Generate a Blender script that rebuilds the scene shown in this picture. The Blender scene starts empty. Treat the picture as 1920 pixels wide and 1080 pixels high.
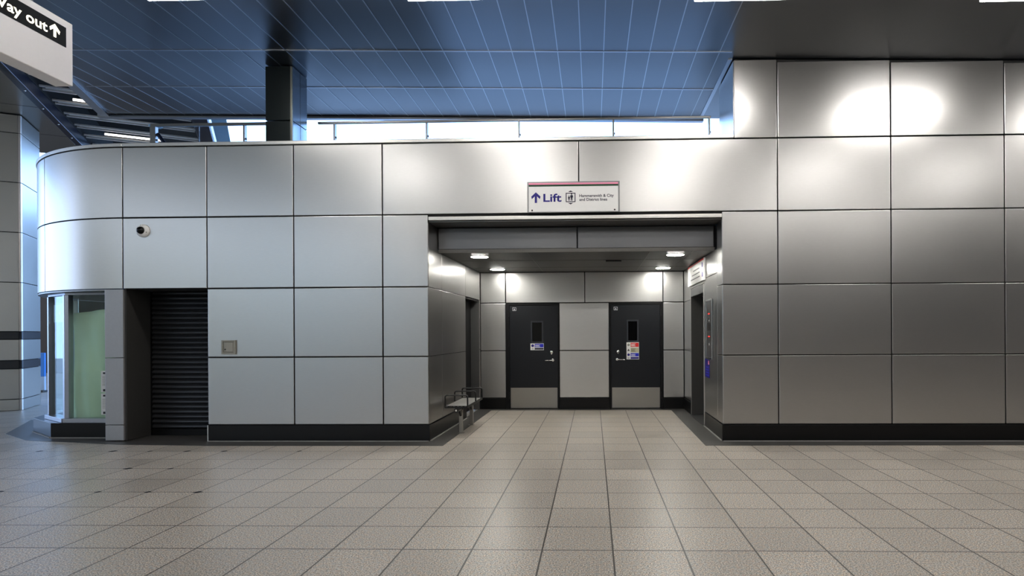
import bpy, bmesh, math, random
from mathutils import Vector, Matrix
random.seed(7)
SC = bpy.context.scene
COL = SC.collection
R = math.radians

# ------------------------------------------------------------------ camera
FPX, YAW, ROLL = 1146.0, 0.0282, 0.0055
CX, CY, EYE = 1079.7, 623.5, 1.517
cam_d = bpy.data.cameras.new('camera')
cam = bpy.data.objects.new('camera', cam_d)
COL.objects.link(cam)
cam_d.sensor_width = 36.0
cam_d.lens = FPX / 1920 * 36.0
# principal point measured in the roll-free frame, then turned with the camera
cam_d.shift_x = (960 - CX) / 1920
cam_d.shift_y = (CY - 540) / 1920
cam_d.clip_start = 0.05
cam.matrix_world = (Matrix.Translation((0, 0, EYE)) @ Matrix.Rotation(YAW, 4, 'Z')
                    @ Matrix.Rotation(R(90), 4, 'X') @ Matrix.Rotation(-ROLL, 4, 'Z'))
SC.camera = cam

# ------------------------------------------------------------------ world, exposure
SC.view_settings.view_transform = 'Standard'
SC.view_settings.look = 'None'
SC.view_settings.gamma = 1.0
SC.view_settings.use_curve_mapping = False
SC.view_settings.exposure = 0.32
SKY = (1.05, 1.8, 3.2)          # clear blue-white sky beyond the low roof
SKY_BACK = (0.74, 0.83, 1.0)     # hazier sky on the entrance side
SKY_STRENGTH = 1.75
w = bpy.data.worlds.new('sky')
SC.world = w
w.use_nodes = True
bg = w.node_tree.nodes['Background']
wn_ = w.node_tree
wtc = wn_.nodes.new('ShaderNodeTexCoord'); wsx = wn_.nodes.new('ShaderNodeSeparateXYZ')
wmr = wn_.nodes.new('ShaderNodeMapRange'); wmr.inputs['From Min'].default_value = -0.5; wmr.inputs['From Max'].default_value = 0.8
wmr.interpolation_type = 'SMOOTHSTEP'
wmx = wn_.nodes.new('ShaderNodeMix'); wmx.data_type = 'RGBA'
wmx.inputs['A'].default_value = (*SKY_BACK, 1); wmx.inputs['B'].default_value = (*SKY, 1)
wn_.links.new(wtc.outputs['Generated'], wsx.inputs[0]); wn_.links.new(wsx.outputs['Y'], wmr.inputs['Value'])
wn_.links.new(wmr.outputs['Result'], wmx.inputs['Factor']); wz = wn_.nodes.new('ShaderNodeMapRange'); wz.interpolation_type = 'SMOOTHSTEP'      # sky dimmed upward, added to darken the ceiling's reflection
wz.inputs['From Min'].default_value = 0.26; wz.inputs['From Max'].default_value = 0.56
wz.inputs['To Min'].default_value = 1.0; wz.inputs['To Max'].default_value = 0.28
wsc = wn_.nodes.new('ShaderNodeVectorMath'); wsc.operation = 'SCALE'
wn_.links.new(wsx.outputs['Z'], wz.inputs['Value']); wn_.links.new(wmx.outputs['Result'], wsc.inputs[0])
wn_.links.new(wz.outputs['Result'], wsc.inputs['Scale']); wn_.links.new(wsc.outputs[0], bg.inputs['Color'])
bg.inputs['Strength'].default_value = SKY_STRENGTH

LAMP_POWER = 34.0       # strength of the linear ceiling fixtures
DOWN_POWER = 80.0       # strength of the round downlights

# ------------------------------------------------------------------ materials
def new_mat(name):
    m = bpy.data.materials.new(name)
    m.use_nodes = True
    nt = m.node_tree
    return m, nt, nt.nodes['Principled BSDF']

def s2l(c):
    return tuple((v / 255 / 12.92) if v / 255 <= 0.04045 else ((v / 255 + 0.055) / 1.055) ** 2.4 for v in c)

def plain(name, rgb, rough=0.5, metal=0.0, emit=None, es=0.0, noise=0.06, scale=30.0, spec=0.5):
    """a procedural material: flat colour with a fine noise variation of value and gloss"""
    m, nt, b = new_mat(name)
    col = s2l(rgb)
    tc = nt.nodes.new('ShaderNodeTexCoord')
    n = nt.nodes.new('ShaderNodeTexNoise')
    n.inputs['Scale'].default_value = scale
    n.inputs['Detail'].default_value = 4
    nt.links.new(tc.outputs['Object'], n.inputs['Vector'])
    mix = nt.nodes.new('ShaderNodeMix'); mix.data_type = 'RGBA'
    mix.inputs['A'].default_value = (*[c * (1 - noise) for c in col], 1)
    mix.inputs['B'].default_value = (*[min(1, c * (1 + noise)) for c in col], 1)
    nt.links.new(n.outputs['Fac'], mix.inputs['Factor'])
    nt.links.new(mix.outputs['Result'], b.inputs['Base Color'])
    b.inputs['Roughness'].default_value = rough
    b.inputs['Metallic'].default_value = metal
    b.inputs['Specular IOR Level'].default_value = spec
    if emit:
        b.inputs['Emission Color'].default_value = (*emit, 1)
        b.inputs['Emission Strength'].default_value = es
    return m

def steel(name, lin, rough, var=0.10, stretch=(1, 1, 12), rvar=0.10, rand=0.06):
    """brushed sheet metal: stretched fine grain plus slow cloudy variation of gloss"""
    m, nt, b = new_mat(name)
    tc = nt.nodes.new('ShaderNodeTexCoord')
    mp = nt.nodes.new('ShaderNodeMapping')
    mp.inputs['Scale'].default_value = stretch
    nt.links.new(tc.outputs['Object'], mp.inputs['Vector'])
    n1 = nt.nodes.new('ShaderNodeTexNoise')
    n1.inputs['Scale'].default_value = 14; n1.inputs['Detail'].default_value = 5
    nt.links.new(mp.outputs['Vector'], n1.inputs['Vector'])
    n2 = nt.nodes.new('ShaderNodeTexNoise')
    n2.inputs['Scale'].default_value = 1.3; n2.inputs['Detail'].default_value = 3
    nt.links.new(tc.outputs['Object'], n2.inputs['Vector'])
    oi = nt.nodes.new('ShaderNodeObjectInfo')
    # value factor = 1 + var*(grain-.5) + rand*(random-.5)
    a = nt.nodes.new('ShaderNodeMath'); a.operation = 'MULTIPLY_ADD'
    a.inputs[1].default_value = var; a.inputs[2].default_value = 1 - var / 2 - rand / 2
    nt.links.new(n1.outputs['Fac'], a.inputs[0])
    c = nt.nodes.new('ShaderNodeMath'); c.operation = 'MULTIPLY_ADD'
    c.inputs[1].default_value = rand
    nt.links.new(oi.outputs['Random'], c.inputs[0]); nt.links.new(a.outputs[0], c.inputs[2])
    vm = nt.nodes.new('ShaderNodeVectorMath'); vm.operation = 'SCALE'
    vm.inputs[0].default_value = lin
    nt.links.new(c.outputs[0], vm.inputs['Scale'])
    nt.links.new(vm.outputs[0], b.inputs['Base Color'])
    r = nt.nodes.new('ShaderNodeMath'); r.operation = 'MULTIPLY_ADD'
    r.inputs[1].default_value = rvar; r.inputs[2].default_value = rough - rvar / 2
    nt.links.new(n2.outputs['Fac'], r.inputs[0])
    nt.links.new(r.outputs[0], b.inputs['Roughness'])
    b.inputs['Metallic'].default_value = 1.0
    return m

def floor_mat():
    m, nt, b = new_mat('terrazzo_tiles')
    N, L = nt.nodes.new, nt.links.new
    tc = N('ShaderNodeTexCoord')
    mp = N('ShaderNodeMapping')
    mp.vector_type = 'POINT'
    # tile grid: x pitch .4925 from .129, y pitch .507 from 4.259
    mp.inputs['Location'].default_value = (-0.129 / 0.4925, -4.259 / 0.507, 0)
    mp.inputs['Scale'].default_value = (1 / 0.4925, 1 / 0.507, 1)
    L(tc.outputs['Object'], mp.inputs['Vector'])
    fl = N('ShaderNodeVectorMath'); fl.operation = 'FLOOR'; L(mp.outputs[0], fl.inputs[0])
    fr = N('ShaderNodeVectorMath'); fr.operation = 'FRACTION'; L(mp.outputs[0], fr.inputs[0])
    wn = N('ShaderNodeTexWhiteNoise'); wn.noise_dimensions = '2D'; L(fl.outputs[0], wn.inputs['Vector'])
    # column-wise tone: some columns of tiles are a warmer batch
    sx = N('ShaderNodeSeparateXYZ'); L(fl.outputs[0], sx.inputs[0])
    wc = N('ShaderNodeTexWhiteNoise'); wc.noise_dimensions = '1D'; L(sx.outputs['X'], wc.inputs['W'])
    # grout distance
    sf = N('ShaderNodeSeparateXYZ'); L(fr.outputs[0], sf.inputs[0])
    def edge(sock):
        p = N('ShaderNodeMath'); p.operation = 'PINGPONG'; p.inputs[1].default_value = 0.5
        L(sock, p.inputs[0]); return p.outputs[0]
    ex, ey = edge(sf.outputs['X']), edge(sf.outputs['Y'])
    def less(sock, v):
        p = N('ShaderNodeMath'); p.operation = 'LESS_THAN'; p.inputs[1].default_value = v
        L(sock, p.inputs[0]); return p.outputs[0]
    gx, gy = less(ex, 0.0120), less(ey, 0.0125)
    gm = N('ShaderNodeMath'); gm.operation = 'MAXIMUM'; L(gx, gm.inputs[0]); L(gy, gm.inputs[1])
    # speckle
    sp = N('ShaderNodeTexNoise'); sp.inputs['Scale'].default_value = 105; sp.inputs['Detail'].default_value = 3
    L(tc.outputs['Object'], sp.inputs['Vector'])
    cr = N('ShaderNodeValToRGB')
    e = cr.color_ramp.elements
    e[0].position = 0.34; e[0].color = (*s2l((88, 80, 72)), 1)
    e[1].position = 0.68; e[1].color = (*s2l((218, 207, 192)), 1)
    k = cr.color_ramp.elements.new(0.5); k.color = (*s2l((162, 156, 147)), 1)
    L(sp.outputs['Fac'], cr.inputs[0])
    # brown and grey aggregate: a second noise shifts the hue from chip to chip
    hn = N('ShaderNodeTexNoise'); hn.inputs['Scale'].default_value = 34; hn.inputs['Detail'].default_value = 4
    L(tc.outputs['Object'], hn.inputs['Vector'])
    hr = N('ShaderNodeValToRGB'); he = hr.color_ramp.elements
    he[0].position = 0.36; he[0].color = (1.08, 0.98, 0.88, 1); he[1].position = 0.64; he[1].color = (0.90, 0.98, 1.06, 1)
    L(hn.outputs['Fac'], hr.inputs[0])
    hm = N('ShaderNodeVectorMath'); hm.operation = 'MULTIPLY'
    L(cr.outputs[0], hm.inputs[0]); L(hr.outputs[0], hm.inputs[1])
    vo = N('ShaderNodeTexVoronoi'); vo.inputs['Scale'].default_value = 60
    L(tc.outputs['Object'], vo.inputs['Vector'])
    chip = less(vo.outputs['Distance'], 0.20)
    wv = N('ShaderNodeSeparateColor'); L(vo.outputs['Color'], wv.inputs[0])
    pick = N('ShaderNodeMath'); pick.operation = 'GREATER_THAN'; pick.inputs[1].default_value = 0.8
    L(wv.outputs[0], pick.inputs[0])
    ch = N('ShaderNodeMath'); ch.operation = 'MULTIPLY'; L(chip, ch.inputs[0]); L(pick.outputs[0], ch.inputs[1])
    m1 = N('ShaderNodeMix'); m1.data_type = 'RGBA'
    L(ch.outputs[0], m1.inputs['Factor']); L(hm.outputs[0], m1.inputs['A'])
    m1.inputs['B'].default_value = (*s2l((86, 78, 72)), 1)
    # large stains
    st = N('ShaderNodeTexNoise'); st.inputs['Scale'].default_value = 0.9; st.inputs['Detail'].default_value = 5
    L(tc.outputs['Object'], st.inputs['Vector'])
    f1 = N('ShaderNodeMath'); f1.operation = 'MULTIPLY_ADD'; f1.inputs[1].default_value = 0.24; f1.inputs[2].default_value = 0.92
    L(wn.outputs['Value'], f1.inputs[0])
    f2 = N('ShaderNodeMath'); f2.operation = 'MULTIPLY_ADD'; f2.inputs[1].default_value = 0.12
    L(wc.outputs['Value'], f2.inputs[0]); L(f1.outputs[0], f2.inputs[2])
    f3 = N('ShaderNodeMath'); f3.operation = 'MULTIPLY_ADD'; f3.inputs[1].default_value = 0.22
    L(st.outputs['Fac'], f3.inputs[0]); L(f2.outputs[0], f3.inputs[2])
    vm = N('ShaderNodeVectorMath'); vm.operation = 'SCALE'
    L(m1.outputs['Result'], vm.inputs[0]); L(f3.outputs[0], vm.inputs['Scale'])
    m2 = N('ShaderNodeMix'); m2.data_type = 'RGBA'
    L(gm.outputs[0], m2.inputs['Factor']); L(vm.outputs[0], m2.inputs['A'])
    m2.inputs['B'].default_value = (*s2l((66, 61, 56)), 1)
    L(m2.outputs['Result'], b.inputs['Base Color'])
    rr = N('ShaderNodeMath'); rr.operation = 'MULTIPLY_ADD'; rr.inputs[1].default_value = 0.10; rr.inputs[2].default_value = 0.30
    L(wn.outputs['Value'], rr.inputs[0]); L(rr.outputs[0], b.inputs['Roughness'])
    bp = N('ShaderNodeBump'); bp.inputs['Strength'].default_value = 0.25; bp.inputs['Distance'].default_value = 0.002
    inv = N('ShaderNodeMath'); inv.operation = 'SUBTRACT'; inv.inputs[0].default_value = 1.0
    L(gm.outputs[0], inv.inputs[1]); L(inv.outputs[0], bp.inputs['Height'])
    L(bp.outputs[0], b.inputs['Normal'])
    return m

def glass_mat(name, tint, rough=0.0, alpha=0.25):
    """thin architectural glass: mostly clear, with a reflective coat"""
    m = bpy.data.materials.new(name); m.use_nodes = True
    nt = m.node_tree; nt.nodes.clear()
    out = nt.nodes.new('ShaderNodeOutputMaterial')
    tr = nt.nodes.new('ShaderNodeBsdfTransparent'); tr.inputs['Color'].default_value = (*tint, 1)
    gl = nt.nodes.new('ShaderNodeBsdfGlossy'); gl.inputs['Roughness'].default_value = rough
    gl.inputs['Color'].default_value = (0.9, 0.95, 1, 1)
    fr = nt.nodes.new('ShaderNodeLayerWeight'); fr.inputs['Blend'].default_value = 0.5
    pw = nt.nodes.new('ShaderNodeMath'); pw.operation = 'POWER'; pw.inputs[1].default_value = 4.0
    ma = nt.nodes.new('ShaderNodeMath'); ma.operation = 'MULTIPLY_ADD'; ma.inputs[1].default_value = alpha; ma.inputs[2].default_value = 0.03
    mx = nt.nodes.new('ShaderNodeMixShader')
    nt.links.new(fr.outputs['Facing'], pw.inputs[0]); nt.links.new(pw.outputs[0], ma.inputs[0]); nt.links.new(ma.outputs[0], mx.inputs[0])
    nt.links.new(tr.outputs[0], mx.inputs[1]); nt.links.new(gl.outputs[0], mx.inputs[2])
    nt.links.new(mx.outputs[0], out.inputs['Surface'])
    return m

M = {}
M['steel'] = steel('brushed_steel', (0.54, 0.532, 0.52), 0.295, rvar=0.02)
M['steel_dark'] = steel('dull_steel', (0.24, 0.24, 0.24), 0.38)
M['steel_alcove'] = steel('alcove_steel', (0.60, 0.595, 0.585), 0.31, rvar=0.04)
M['steel_side'] = steel('darkened_side_steel', (0.40, 0.395, 0.385), 0.30, rvar=0.03)  # side walls' dark reflections put into a darker steel colour
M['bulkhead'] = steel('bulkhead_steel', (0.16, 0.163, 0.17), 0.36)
M['kick'] = steel('kick_plate_steel', (0.36, 0.345, 0.32), 0.45, stretch=(12, 1, 1))
M['chrome'] = plain('polished_steel', (225, 225, 222), 0.15, 1.0)
M['pillar'] = plain('grey_coated_steel', (168, 168, 170), 0.42, 0.6)
M['trim'] = plain('pale_steel_trim', (214, 212, 208), 0.35, 0.9)
M['core'] = plain('black_backing', (16, 16, 17), 0.8)
M['granite'] = plain('black_granite', (11, 11, 12), 0.30, spec=0.3, noise=0.5, scale=180)
M['border'] = plain('charcoal_tile', (70, 68, 66), 0.42, noise=0.3, scale=120)
M['grout'] = plain('pale_sealant', (150, 148, 144), 0.6)
M['floor'] = floor_mat()
M['ceil'] = steel('ceiling_metal', (0.18, 0.188, 0.205), 0.30, var=0.02, stretch=(1, 1, 1), rvar=0.0, rand=0)
M['ceil_seam'] = steel('ceiling_seam_metal', (0.45, 0.465, 0.50), 0.34, var=0.02, rvar=0.0, rand=0)
M['slot'] = plain('dark_slot', (20, 20, 22), 0.7)
M['lamp'] = plain('lamp_diffuser', (255, 255, 255), 0.5, emit=(1.0, 0.965, 0.92), es=LAMP_POWER, noise=0)
M['tube'] = plain('fluorescent_tube_glass', (255, 255, 255), 0.5, emit=(1.0, 0.93, 0.88), es=3.0, noise=0)
M['downlight'] = plain('downlight_diffuser', (255, 255, 255), 0.5, emit=(1.0, 0.98, 0.91), es=DOWN_POWER, noise=0)
M['soffit'] = plain('alcove_soffit_paint', (36, 35, 34), 0.38, 0.3)
M['soffit_seam'] = plain('soffit_grid_metal', (110, 108, 104), 0.4, 0.6)
M['door'] = plain('blue_black_paint', (17, 20, 26), 0.36, spec=0.35, noise=0.04)
M['vision_frame'] = plain('vision_panel_paint', (40, 43, 52), 0.4)
M['frame_black'] = plain('black_frame_paint', (8, 8, 10), 0.5, spec=0.25)
M['black'] = plain('black_plastic', (12, 12, 13), 0.4)
M['glass_dark'] = plain('dark_glazing', (3, 3, 4), 0.12, spec=0.25)
M['column'] = plain('dark_green_steel', (20, 27, 28), 0.3, 0.6)
M['column_side'] = plain('sky_sheen_steel', (120, 130, 140), 0.2, 0.9)  # lighter than the front so the side shows the sky's reflection
M['column_edge'] = plain('column_edge_steel', (120, 120, 112), 0.3, 0.9)
M['shutter'] = plain('shutter_steel', (76, 78, 82), 0.36, 0.8)
M['jamb'] = plain('dark_jamb_paint', (58, 57, 55), 0.5)
M['white'] = plain('white_enamel', (238, 237, 235), 0.4, noise=0.02)
M['sign_face'] = plain('warm_white_acrylic', (250, 245, 242), 0.35, noise=0.02)
M['sign_black'] = plain('sign_black', (14, 11, 8), 0.6, spec=0.15)
M['sign_lit'] = plain('backlit_lettering', (255, 250, 225), 0.5, emit=(1.0, 0.93, 0.72), es=1.6, noise=0)
M['navy'] = plain('navy_ink', (22, 10, 120), 0.5, noise=0.02)
M['pink'] = plain('pink_ink', (240, 142, 176), 0.5, noise=0.02)
M['green'] = plain('dark_green_ink', (0, 62, 30), 0.5, noise=0.02)
M['ink'] = plain('dark_ink', (20, 16, 46), 0.5)
M['red'] = plain('red_ink', (224, 28, 30), 0.5)
M['blue'] = plain('blue_ink', (24, 34, 200), 0.5)
M['sky_blue'] = plain('bright_blue_enamel', (20, 130, 225), 0.4)
M['beige'] = plain('beige_ink', (196, 190, 160), 0.5)
M['boxgrey'] = plain('grey_beige_paint', (150, 148, 138), 0.45)
M['paper'] = plain('pale_green_sheet', (228, 248, 218), 0.7, noise=0.15, scale=3)
M['poster'] = plain('pale_blue_poster', (178, 205, 235), 0.5)
M['notice'] = plain('white_notice_paper', (235, 234, 230), 0.6, noise=0.02)
M['dark_room'] = plain('dark_interior', (58, 68, 64), 0.7)
M['frame_alu'] = plain('window_aluminium', (168, 170, 178), 0.35, 0.9)
M['glass'] = glass_mat('shop_glass', (0.92, 0.98, 0.95), alpha=0.45)
M['glass_clear'] = glass_mat('clear_glass', (0.97, 0.98, 1.0), alpha=0.4)
M['hall_wall'] = plain('hall_wall_paint', (248, 230, 198), 0.6)
M['hall_dim'] = plain('hall_darkened_paint', (118, 112, 106), 0.6)  # darkened so the right cladding reflects less
M['far_wall'] = plain('far_wall_dark', (58, 50, 44), 0.7)
M['slat'] = plain('pale_slat_metal', (236, 230, 220), 0.45, 0.0)
M['void'] = plain('ceiling_void', (8, 8, 9), 0.9)
M['beam'] = plain('navy_beam_paint', (34, 42, 62), 0.3, 0.5)
M['bulk'] = steel('warm_grey_soffit', (0.32, 0.305, 0.28), 0.33, rvar=0.04, rand=0)
M['left_steel'] = steel('column_cladding', (0.40, 0.40, 0.385), 0.36)
M['band'] = plain('blue_black_band', (14, 19, 28), 0.35)
M['canopy'] = plain('pale_blue_canopy', (150, 195, 225), 0.3)
M['redled'] = plain('red_indicator', (200, 20, 20), 0.4, emit=(1, 0.05, 0.03), es=0.8, noise=0)

# ------------------------------------------------------------------ geometry helpers
class MB:
    def __init__(self):
        self.bm = bmesh.new(); self.mi = 0
    def _faces(self, fs):
        for f in fs: f.material_index = self.mi
    def poly(self, pts):
        f = self.bm.faces.new([self.bm.verts.new(p) for p in pts]); f.material_index = self.mi; return f
    def hexa(self, b, t):
        """solid from a bottom ring and a top ring of equal length"""
        n = len(b)
        vb = [self.bm.verts.new(p) for p in b]; vt = [self.bm.verts.new(p) for p in t]
        fs = [self.bm.faces.new(vb[::-1]), self.bm.faces.new(vt)]
        for i in range(n):
            j = (i + 1) % n
            fs.append(self.bm.faces.new((vb[i], vb[j], vt[j], vt[i])))
        self._faces(fs); return self
    def box(self, x0, x1, y0, y1, z0, z1):
        x0, x1 = min(x0, x1), max(x0, x1); y0, y1 = min(y0, y1), max(y0, y1); z0, z1 = min(z0, z1), max(z0, z1)
        r = [(x0, y0), (x1, y0), (x1, y1), (x0, y1)]
        return self.hexa([(x, y, z0) for x, y in r], [(x, y, z1) for x, y in r])
    def prism(self, poly, z0, z1):
        return self.hexa([(x, y, z0) for x, y in poly], [(x, y, z1) for x, y in poly])
    def obox(self, p, q, w, z0, z1, off=0.0):
        """upright slab along p->q, thickness w to the LEFT of p->q starting at off"""
        p, q = Vector(p), Vector(q); d = (q - p).normalized(); n = Vector((-d.y, d.x))
        a, b, c, e = p + n * off, q + n * off, q + n * (off + w), p + n * (off + w)
        return self.prism([a, b, c, e], z0, z1)
    def cyl(self, c, axis, r0, r1, h, seg=24):
        """cylinder or cone from c along axis ('x','y','z' or a vector)"""
        ax = Vector({'x': (1, 0, 0), 'y': (0, 1, 0), 'z': (0, 0, 1)}.get(axis, axis) if isinstance(axis, str) else axis).normalized()
        u = ax.orthogonal().normalized(); v = ax.cross(u)
        c = Vector(c)
        ring = lambda o, r: [o + u * (math.cos(a) * r) + v * (math.sin(a) * r) for a in [2 * math.pi * i / seg for i in range(seg)]]
        return self.hexa(ring(c, r0), ring(c + ax * h, max(r1, 1e-4)))
    def lathe(self, c, axis, prof, seg=32):
        """revolve (radius, height) pairs about axis"""
        ax = Vector({'x': (1, 0, 0), 'y': (0, 1, 0), 'z': (0, 0, 1), '-y': (0, -1, 0), '-x': (-1, 0, 0), '-z': (0, 0, -1)}[axis])
        u = ax.orthogonal().normalized(); v = ax.cross(u); c = Vector(c)
        rows = []
        for r, h in prof:
            rows.append([self.bm.verts.new(c + ax * h + u * (math.cos(a) * r) + v * (math.sin(a) * r))
                         for a in [2 * math.pi * i / seg for i in range(seg)]])
        fs = []
        for A, B in zip(rows, rows[1:]):
            for i in range(seg):
                j = (i + 1) % seg
                fs.append(self.bm.faces.new((A[i], A[j], B[j], B[i])))
        fs.append(self.bm.faces.new(rows[0][::-1])); fs.append(self.bm.faces.new(rows[-1]))
        self._faces(fs); return self
    def tube(self, pts, r, seg=12):
        P = [Vector(p) for p in pts]; rows = []; u = None
        for i, p in enumerate(P):
            t = (P[min(i + 1, len(P) - 1)] - P[max(i - 1, 0)]).normalized()
            u = t.orthogonal().normalized() if u is None else (u - t * u.dot(t)).normalized()
            v = t.cross(u)
            rows.append([self.bm.verts.new(p + u * (math.cos(a) * r) + v * (math.sin(a) * r))
                         for a in [2 * math.pi * k / seg for k in range(seg)]])
        fs = [self.bm.faces.new(rows[0][::-1]), self.bm.faces.new(rows[-1])]
        for A, B in zip(rows, rows[1:]):
            for k in range(seg):
                j = (k + 1) % seg
                fs.append(self.bm.faces.new((A[k], A[j], B[j], B[k])))
        self._faces(fs); return self
    def build(self, name, mats, parent=None, bevel=0.0, smooth=False, loc=None):
        bm = self.bm
        bmesh.ops.recalc_face_normals(bm, faces=bm.faces)
        me = bpy.data.meshes.new(name); 
        if smooth:
            for f in bm.faces: f.smooth = True
        bm.to_mesh(me); bm.free()
        for m in (mats if isinstance(mats, (list, tuple)) else [mats]): me.materials.append(m)
        o = bpy.data.objects.new(name, me); COL.objects.link(o)
        if parent: o.parent = parent
        if loc: o.location = loc
        if bevel:
            b = o.modifiers.new('bevel', 'BEVEL'); b.width = bevel; b.segments = 2; b.limit_method = 'ANGLE'
            b.angle_limit = R(40)
        if smooth:
            me.set_sharp_from_angle(angle=R(35))
        return o

def bx(name, mat, parent, x0, x1, y0, y1, z0, z1, bevel=0.0):
    return MB().box(x0, x1, y0, y1, z0, z1).build(name, mat, parent, bevel)

def tag(o, label, cat, group=None, kind=None):
    o['label'] = label; o['category'] = cat
    if group: o['group'] = group
    if kind: o['kind'] = kind
    return o

def thing(name, label, cat, loc=(0, 0, 0), rotz=0.0, group=None, kind=None):
    o = bpy.data.objects.new(name, None); COL.objects.link(o)
    o.empty_display_size = 0.1
    o.location = loc; o.rotation_euler = (0, 0, rotz)
    return tag(o, label, cat, group, kind)

def copy_tree(o, parent=None):
    c = o.copy(); COL.objects.link(c)
    if parent: c.parent = parent
    for ch in list(o.children): copy_tree(ch, c)
    return c

def text(body, mat, parent, mtx, width=None, height=None, name='lettering', bold=0.012, depth=0.0015, align='LEFT'):
    """flat lettering with a little depth; scaled to a width and cap height; mtx places its lower-left corner"""
    cu = bpy.data.curves.new(name, 'FONT'); cu.body = body; cu.size = 1.0
    cu.offset = bold; cu.extrude = 0.0; cu.resolution_u = 4
    tmp = bpy.data.objects.new(name, cu); COL.objects.link(tmp)
    dg = bpy.context.evaluated_depsgraph_get()
    me = bpy.data.meshes.new_from_object(tmp.evaluated_get(dg))
    bpy.data.objects.remove(tmp)
    xs = [v.co.x for v in me.vertices]; ys = [v.co.y for v in me.vertices]
    x0, sx = min(xs), max(xs) - min(xs); y0, sy = min(ys), max(ys) - min(ys)
    kx = width / sx; ky = (height / 0.73) if height else kx
    for v in me.vertices:
        v.co = ((v.co.x - x0) * kx, v.co.y * ky, depth)
    me.transform(mtx)
    me.materials.append(mat)
    o = bpy.data.objects.new(name, me); COL.objects.link(o)
    if parent: o.parent = parent
    return o

def frame_mtx(origin, xdir, ydir):
    x, y = Vector(xdir).normalized(), Vector(ydir).normalized(); z = x.cross(y)
    m = Matrix(((x.x, y.x, z.x, origin[0]), (x.y, y.y, z.y, origin[1]), (x.z, y.z, z.z, origin[2]), (0, 0, 0, 1)))
    return m

ARROW = [(-0.11, 0), (0.11, 0), (0.11, 0.62), (0.40, 0.36), (0.46, 0.60), (0, 1.0), (-0.46, 0.60), (-0.40, 0.36), (-0.11, 0.62)]
def flat_shape(name, pts, mat, parent, mtx, th=0.002):
    mb = MB()
    mb.hexa([mtx @ Vector((x, y, 0)) for x, y in pts], [mtx @ Vector((x, y, th)) for x, y in pts])
    return mb.build(name, mat, parent)

# ------------------------------------------------------------------ shared dimensions
F = 8.51                                   # face of the front cladding
ZR = [0.236, 1.193, 2.170, 3.183, 4.189]   # cladding course lines
XL0 = -6.68                                # where the straight front meets the curve
XA, XB = -2.31, 1.793                      # mouth of the alcove
YB = 12.107                                # back wall of the alcove
ZS = 2.72                                  # alcove soffit
GAP, TH = 0.007, 0.02
def zceil(x): return 5.345 - 0.022 * x     # the hall ceiling falls gently to the right

def panel(parent, x0, x1, z0, z1, y=F, mat=None, name='cladding_panel', tilt=0.0012, th=TH):
    """one metal cladding sheet, set a hair out of true as fixed sheets are"""
    g = GAP; mb = MB()
    t = [random.uniform(-tilt, tilt) for _ in range(4)]
    xs = (x0 + g, x1 - g); zs = (z0 + g, z1 - g)
    fr = [(xs[0], y + t[0], zs[0]), (xs[1], y + t[1], zs[0]), (xs[1], y + t[2], zs[1]), (xs[0], y + t[3], zs[1])]
    bk = [(a, y + th, c) for a, b, c in fr]
    mb.hexa(fr, bk)
    return mb.build(name, mat or M['steel'], parent, bevel=0.006)

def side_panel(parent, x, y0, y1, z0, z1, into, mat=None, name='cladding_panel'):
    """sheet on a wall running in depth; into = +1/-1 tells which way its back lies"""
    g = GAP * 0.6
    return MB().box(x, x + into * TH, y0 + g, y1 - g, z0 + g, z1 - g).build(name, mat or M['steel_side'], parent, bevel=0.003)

# ------------------------------------------------------------------ floor
fl = MB().box(-46, 22, -16, 46, -0.2, 0.0).build('floor', M['floor'])
tag(fl, 'speckled beige terrazzo tile floor of the station hall', 'floor', kind='structure')
for i, (x, y) in enumerate([(-7.437, 7.775), (-6.504, 7.775), (-6.05, 7.775), (-5.583, 7.775), (-5.118, 7.775), (-4.585, 7.75),
                            (-3.647, 7.75), (-5.125, 6.785), (-4.652, 6.786), (-5.659, 5.803), (-4.681, 5.81), (-4.224, 5.813), (-3.762, 5.816)]):
    x = 0.129 + round((x - 0.129) / 0.4925) * 0.4925; y = 4.259 + round((y - 4.259) / 0.507) * 0.507
    s = random.uniform(0.022, 0.048)
    MB().prism([(x - s * 1.4, y - s * 0.4), (x + s * 0.3, y - s), (x + s * 1.3, y + s * 0.3), (x - s * 0.2, y + s)], -0.01, 0.0015).build('joint_patch', M['slot'], fl)
bd = MB()
bd.prism([(-9.06, 9.165), (-8.2, 8.605), (-6.55, 8.27), (-5.2, 8.18), (-5.2, 9.13), (-6.9, 9.13), (-8.7, 9.45), (-9.7, 10.6), (-10.1, 10.7)], -0.01, 0.003)
bd.prism([(-5.2, 8.18), (-2.03, 8.18), (-2.03, 8.56), (-5.2, 8.56)], -0.01, 0.003)
bd.prism([(-2.34, 8.56), (-2.03, 8.56), (-2.0, 11.93), (-2.28, 12.15)], -0.01, 0.003)
bd.prism([(-2.28, 12.15), (-2.0, 11.93), (1.51, 11.93), (1.82, 12.15)], -0.01, 0.003)
bd.prism([(1.82, 12.15), (1.51, 11.93), (1.49, 8.19), (2.0, 8.52)], -0.01, 0.003)
bd.prism([(1.49, 8.19), (12, 8.24), (12, 8.56), (2.0, 8.52)], -0.01, 0.003)
tag(bd.build('trim_1', M['border']), 'charcoal border tiles laid along the foot of the steel walls', 'floor border', kind='structure')

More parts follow.
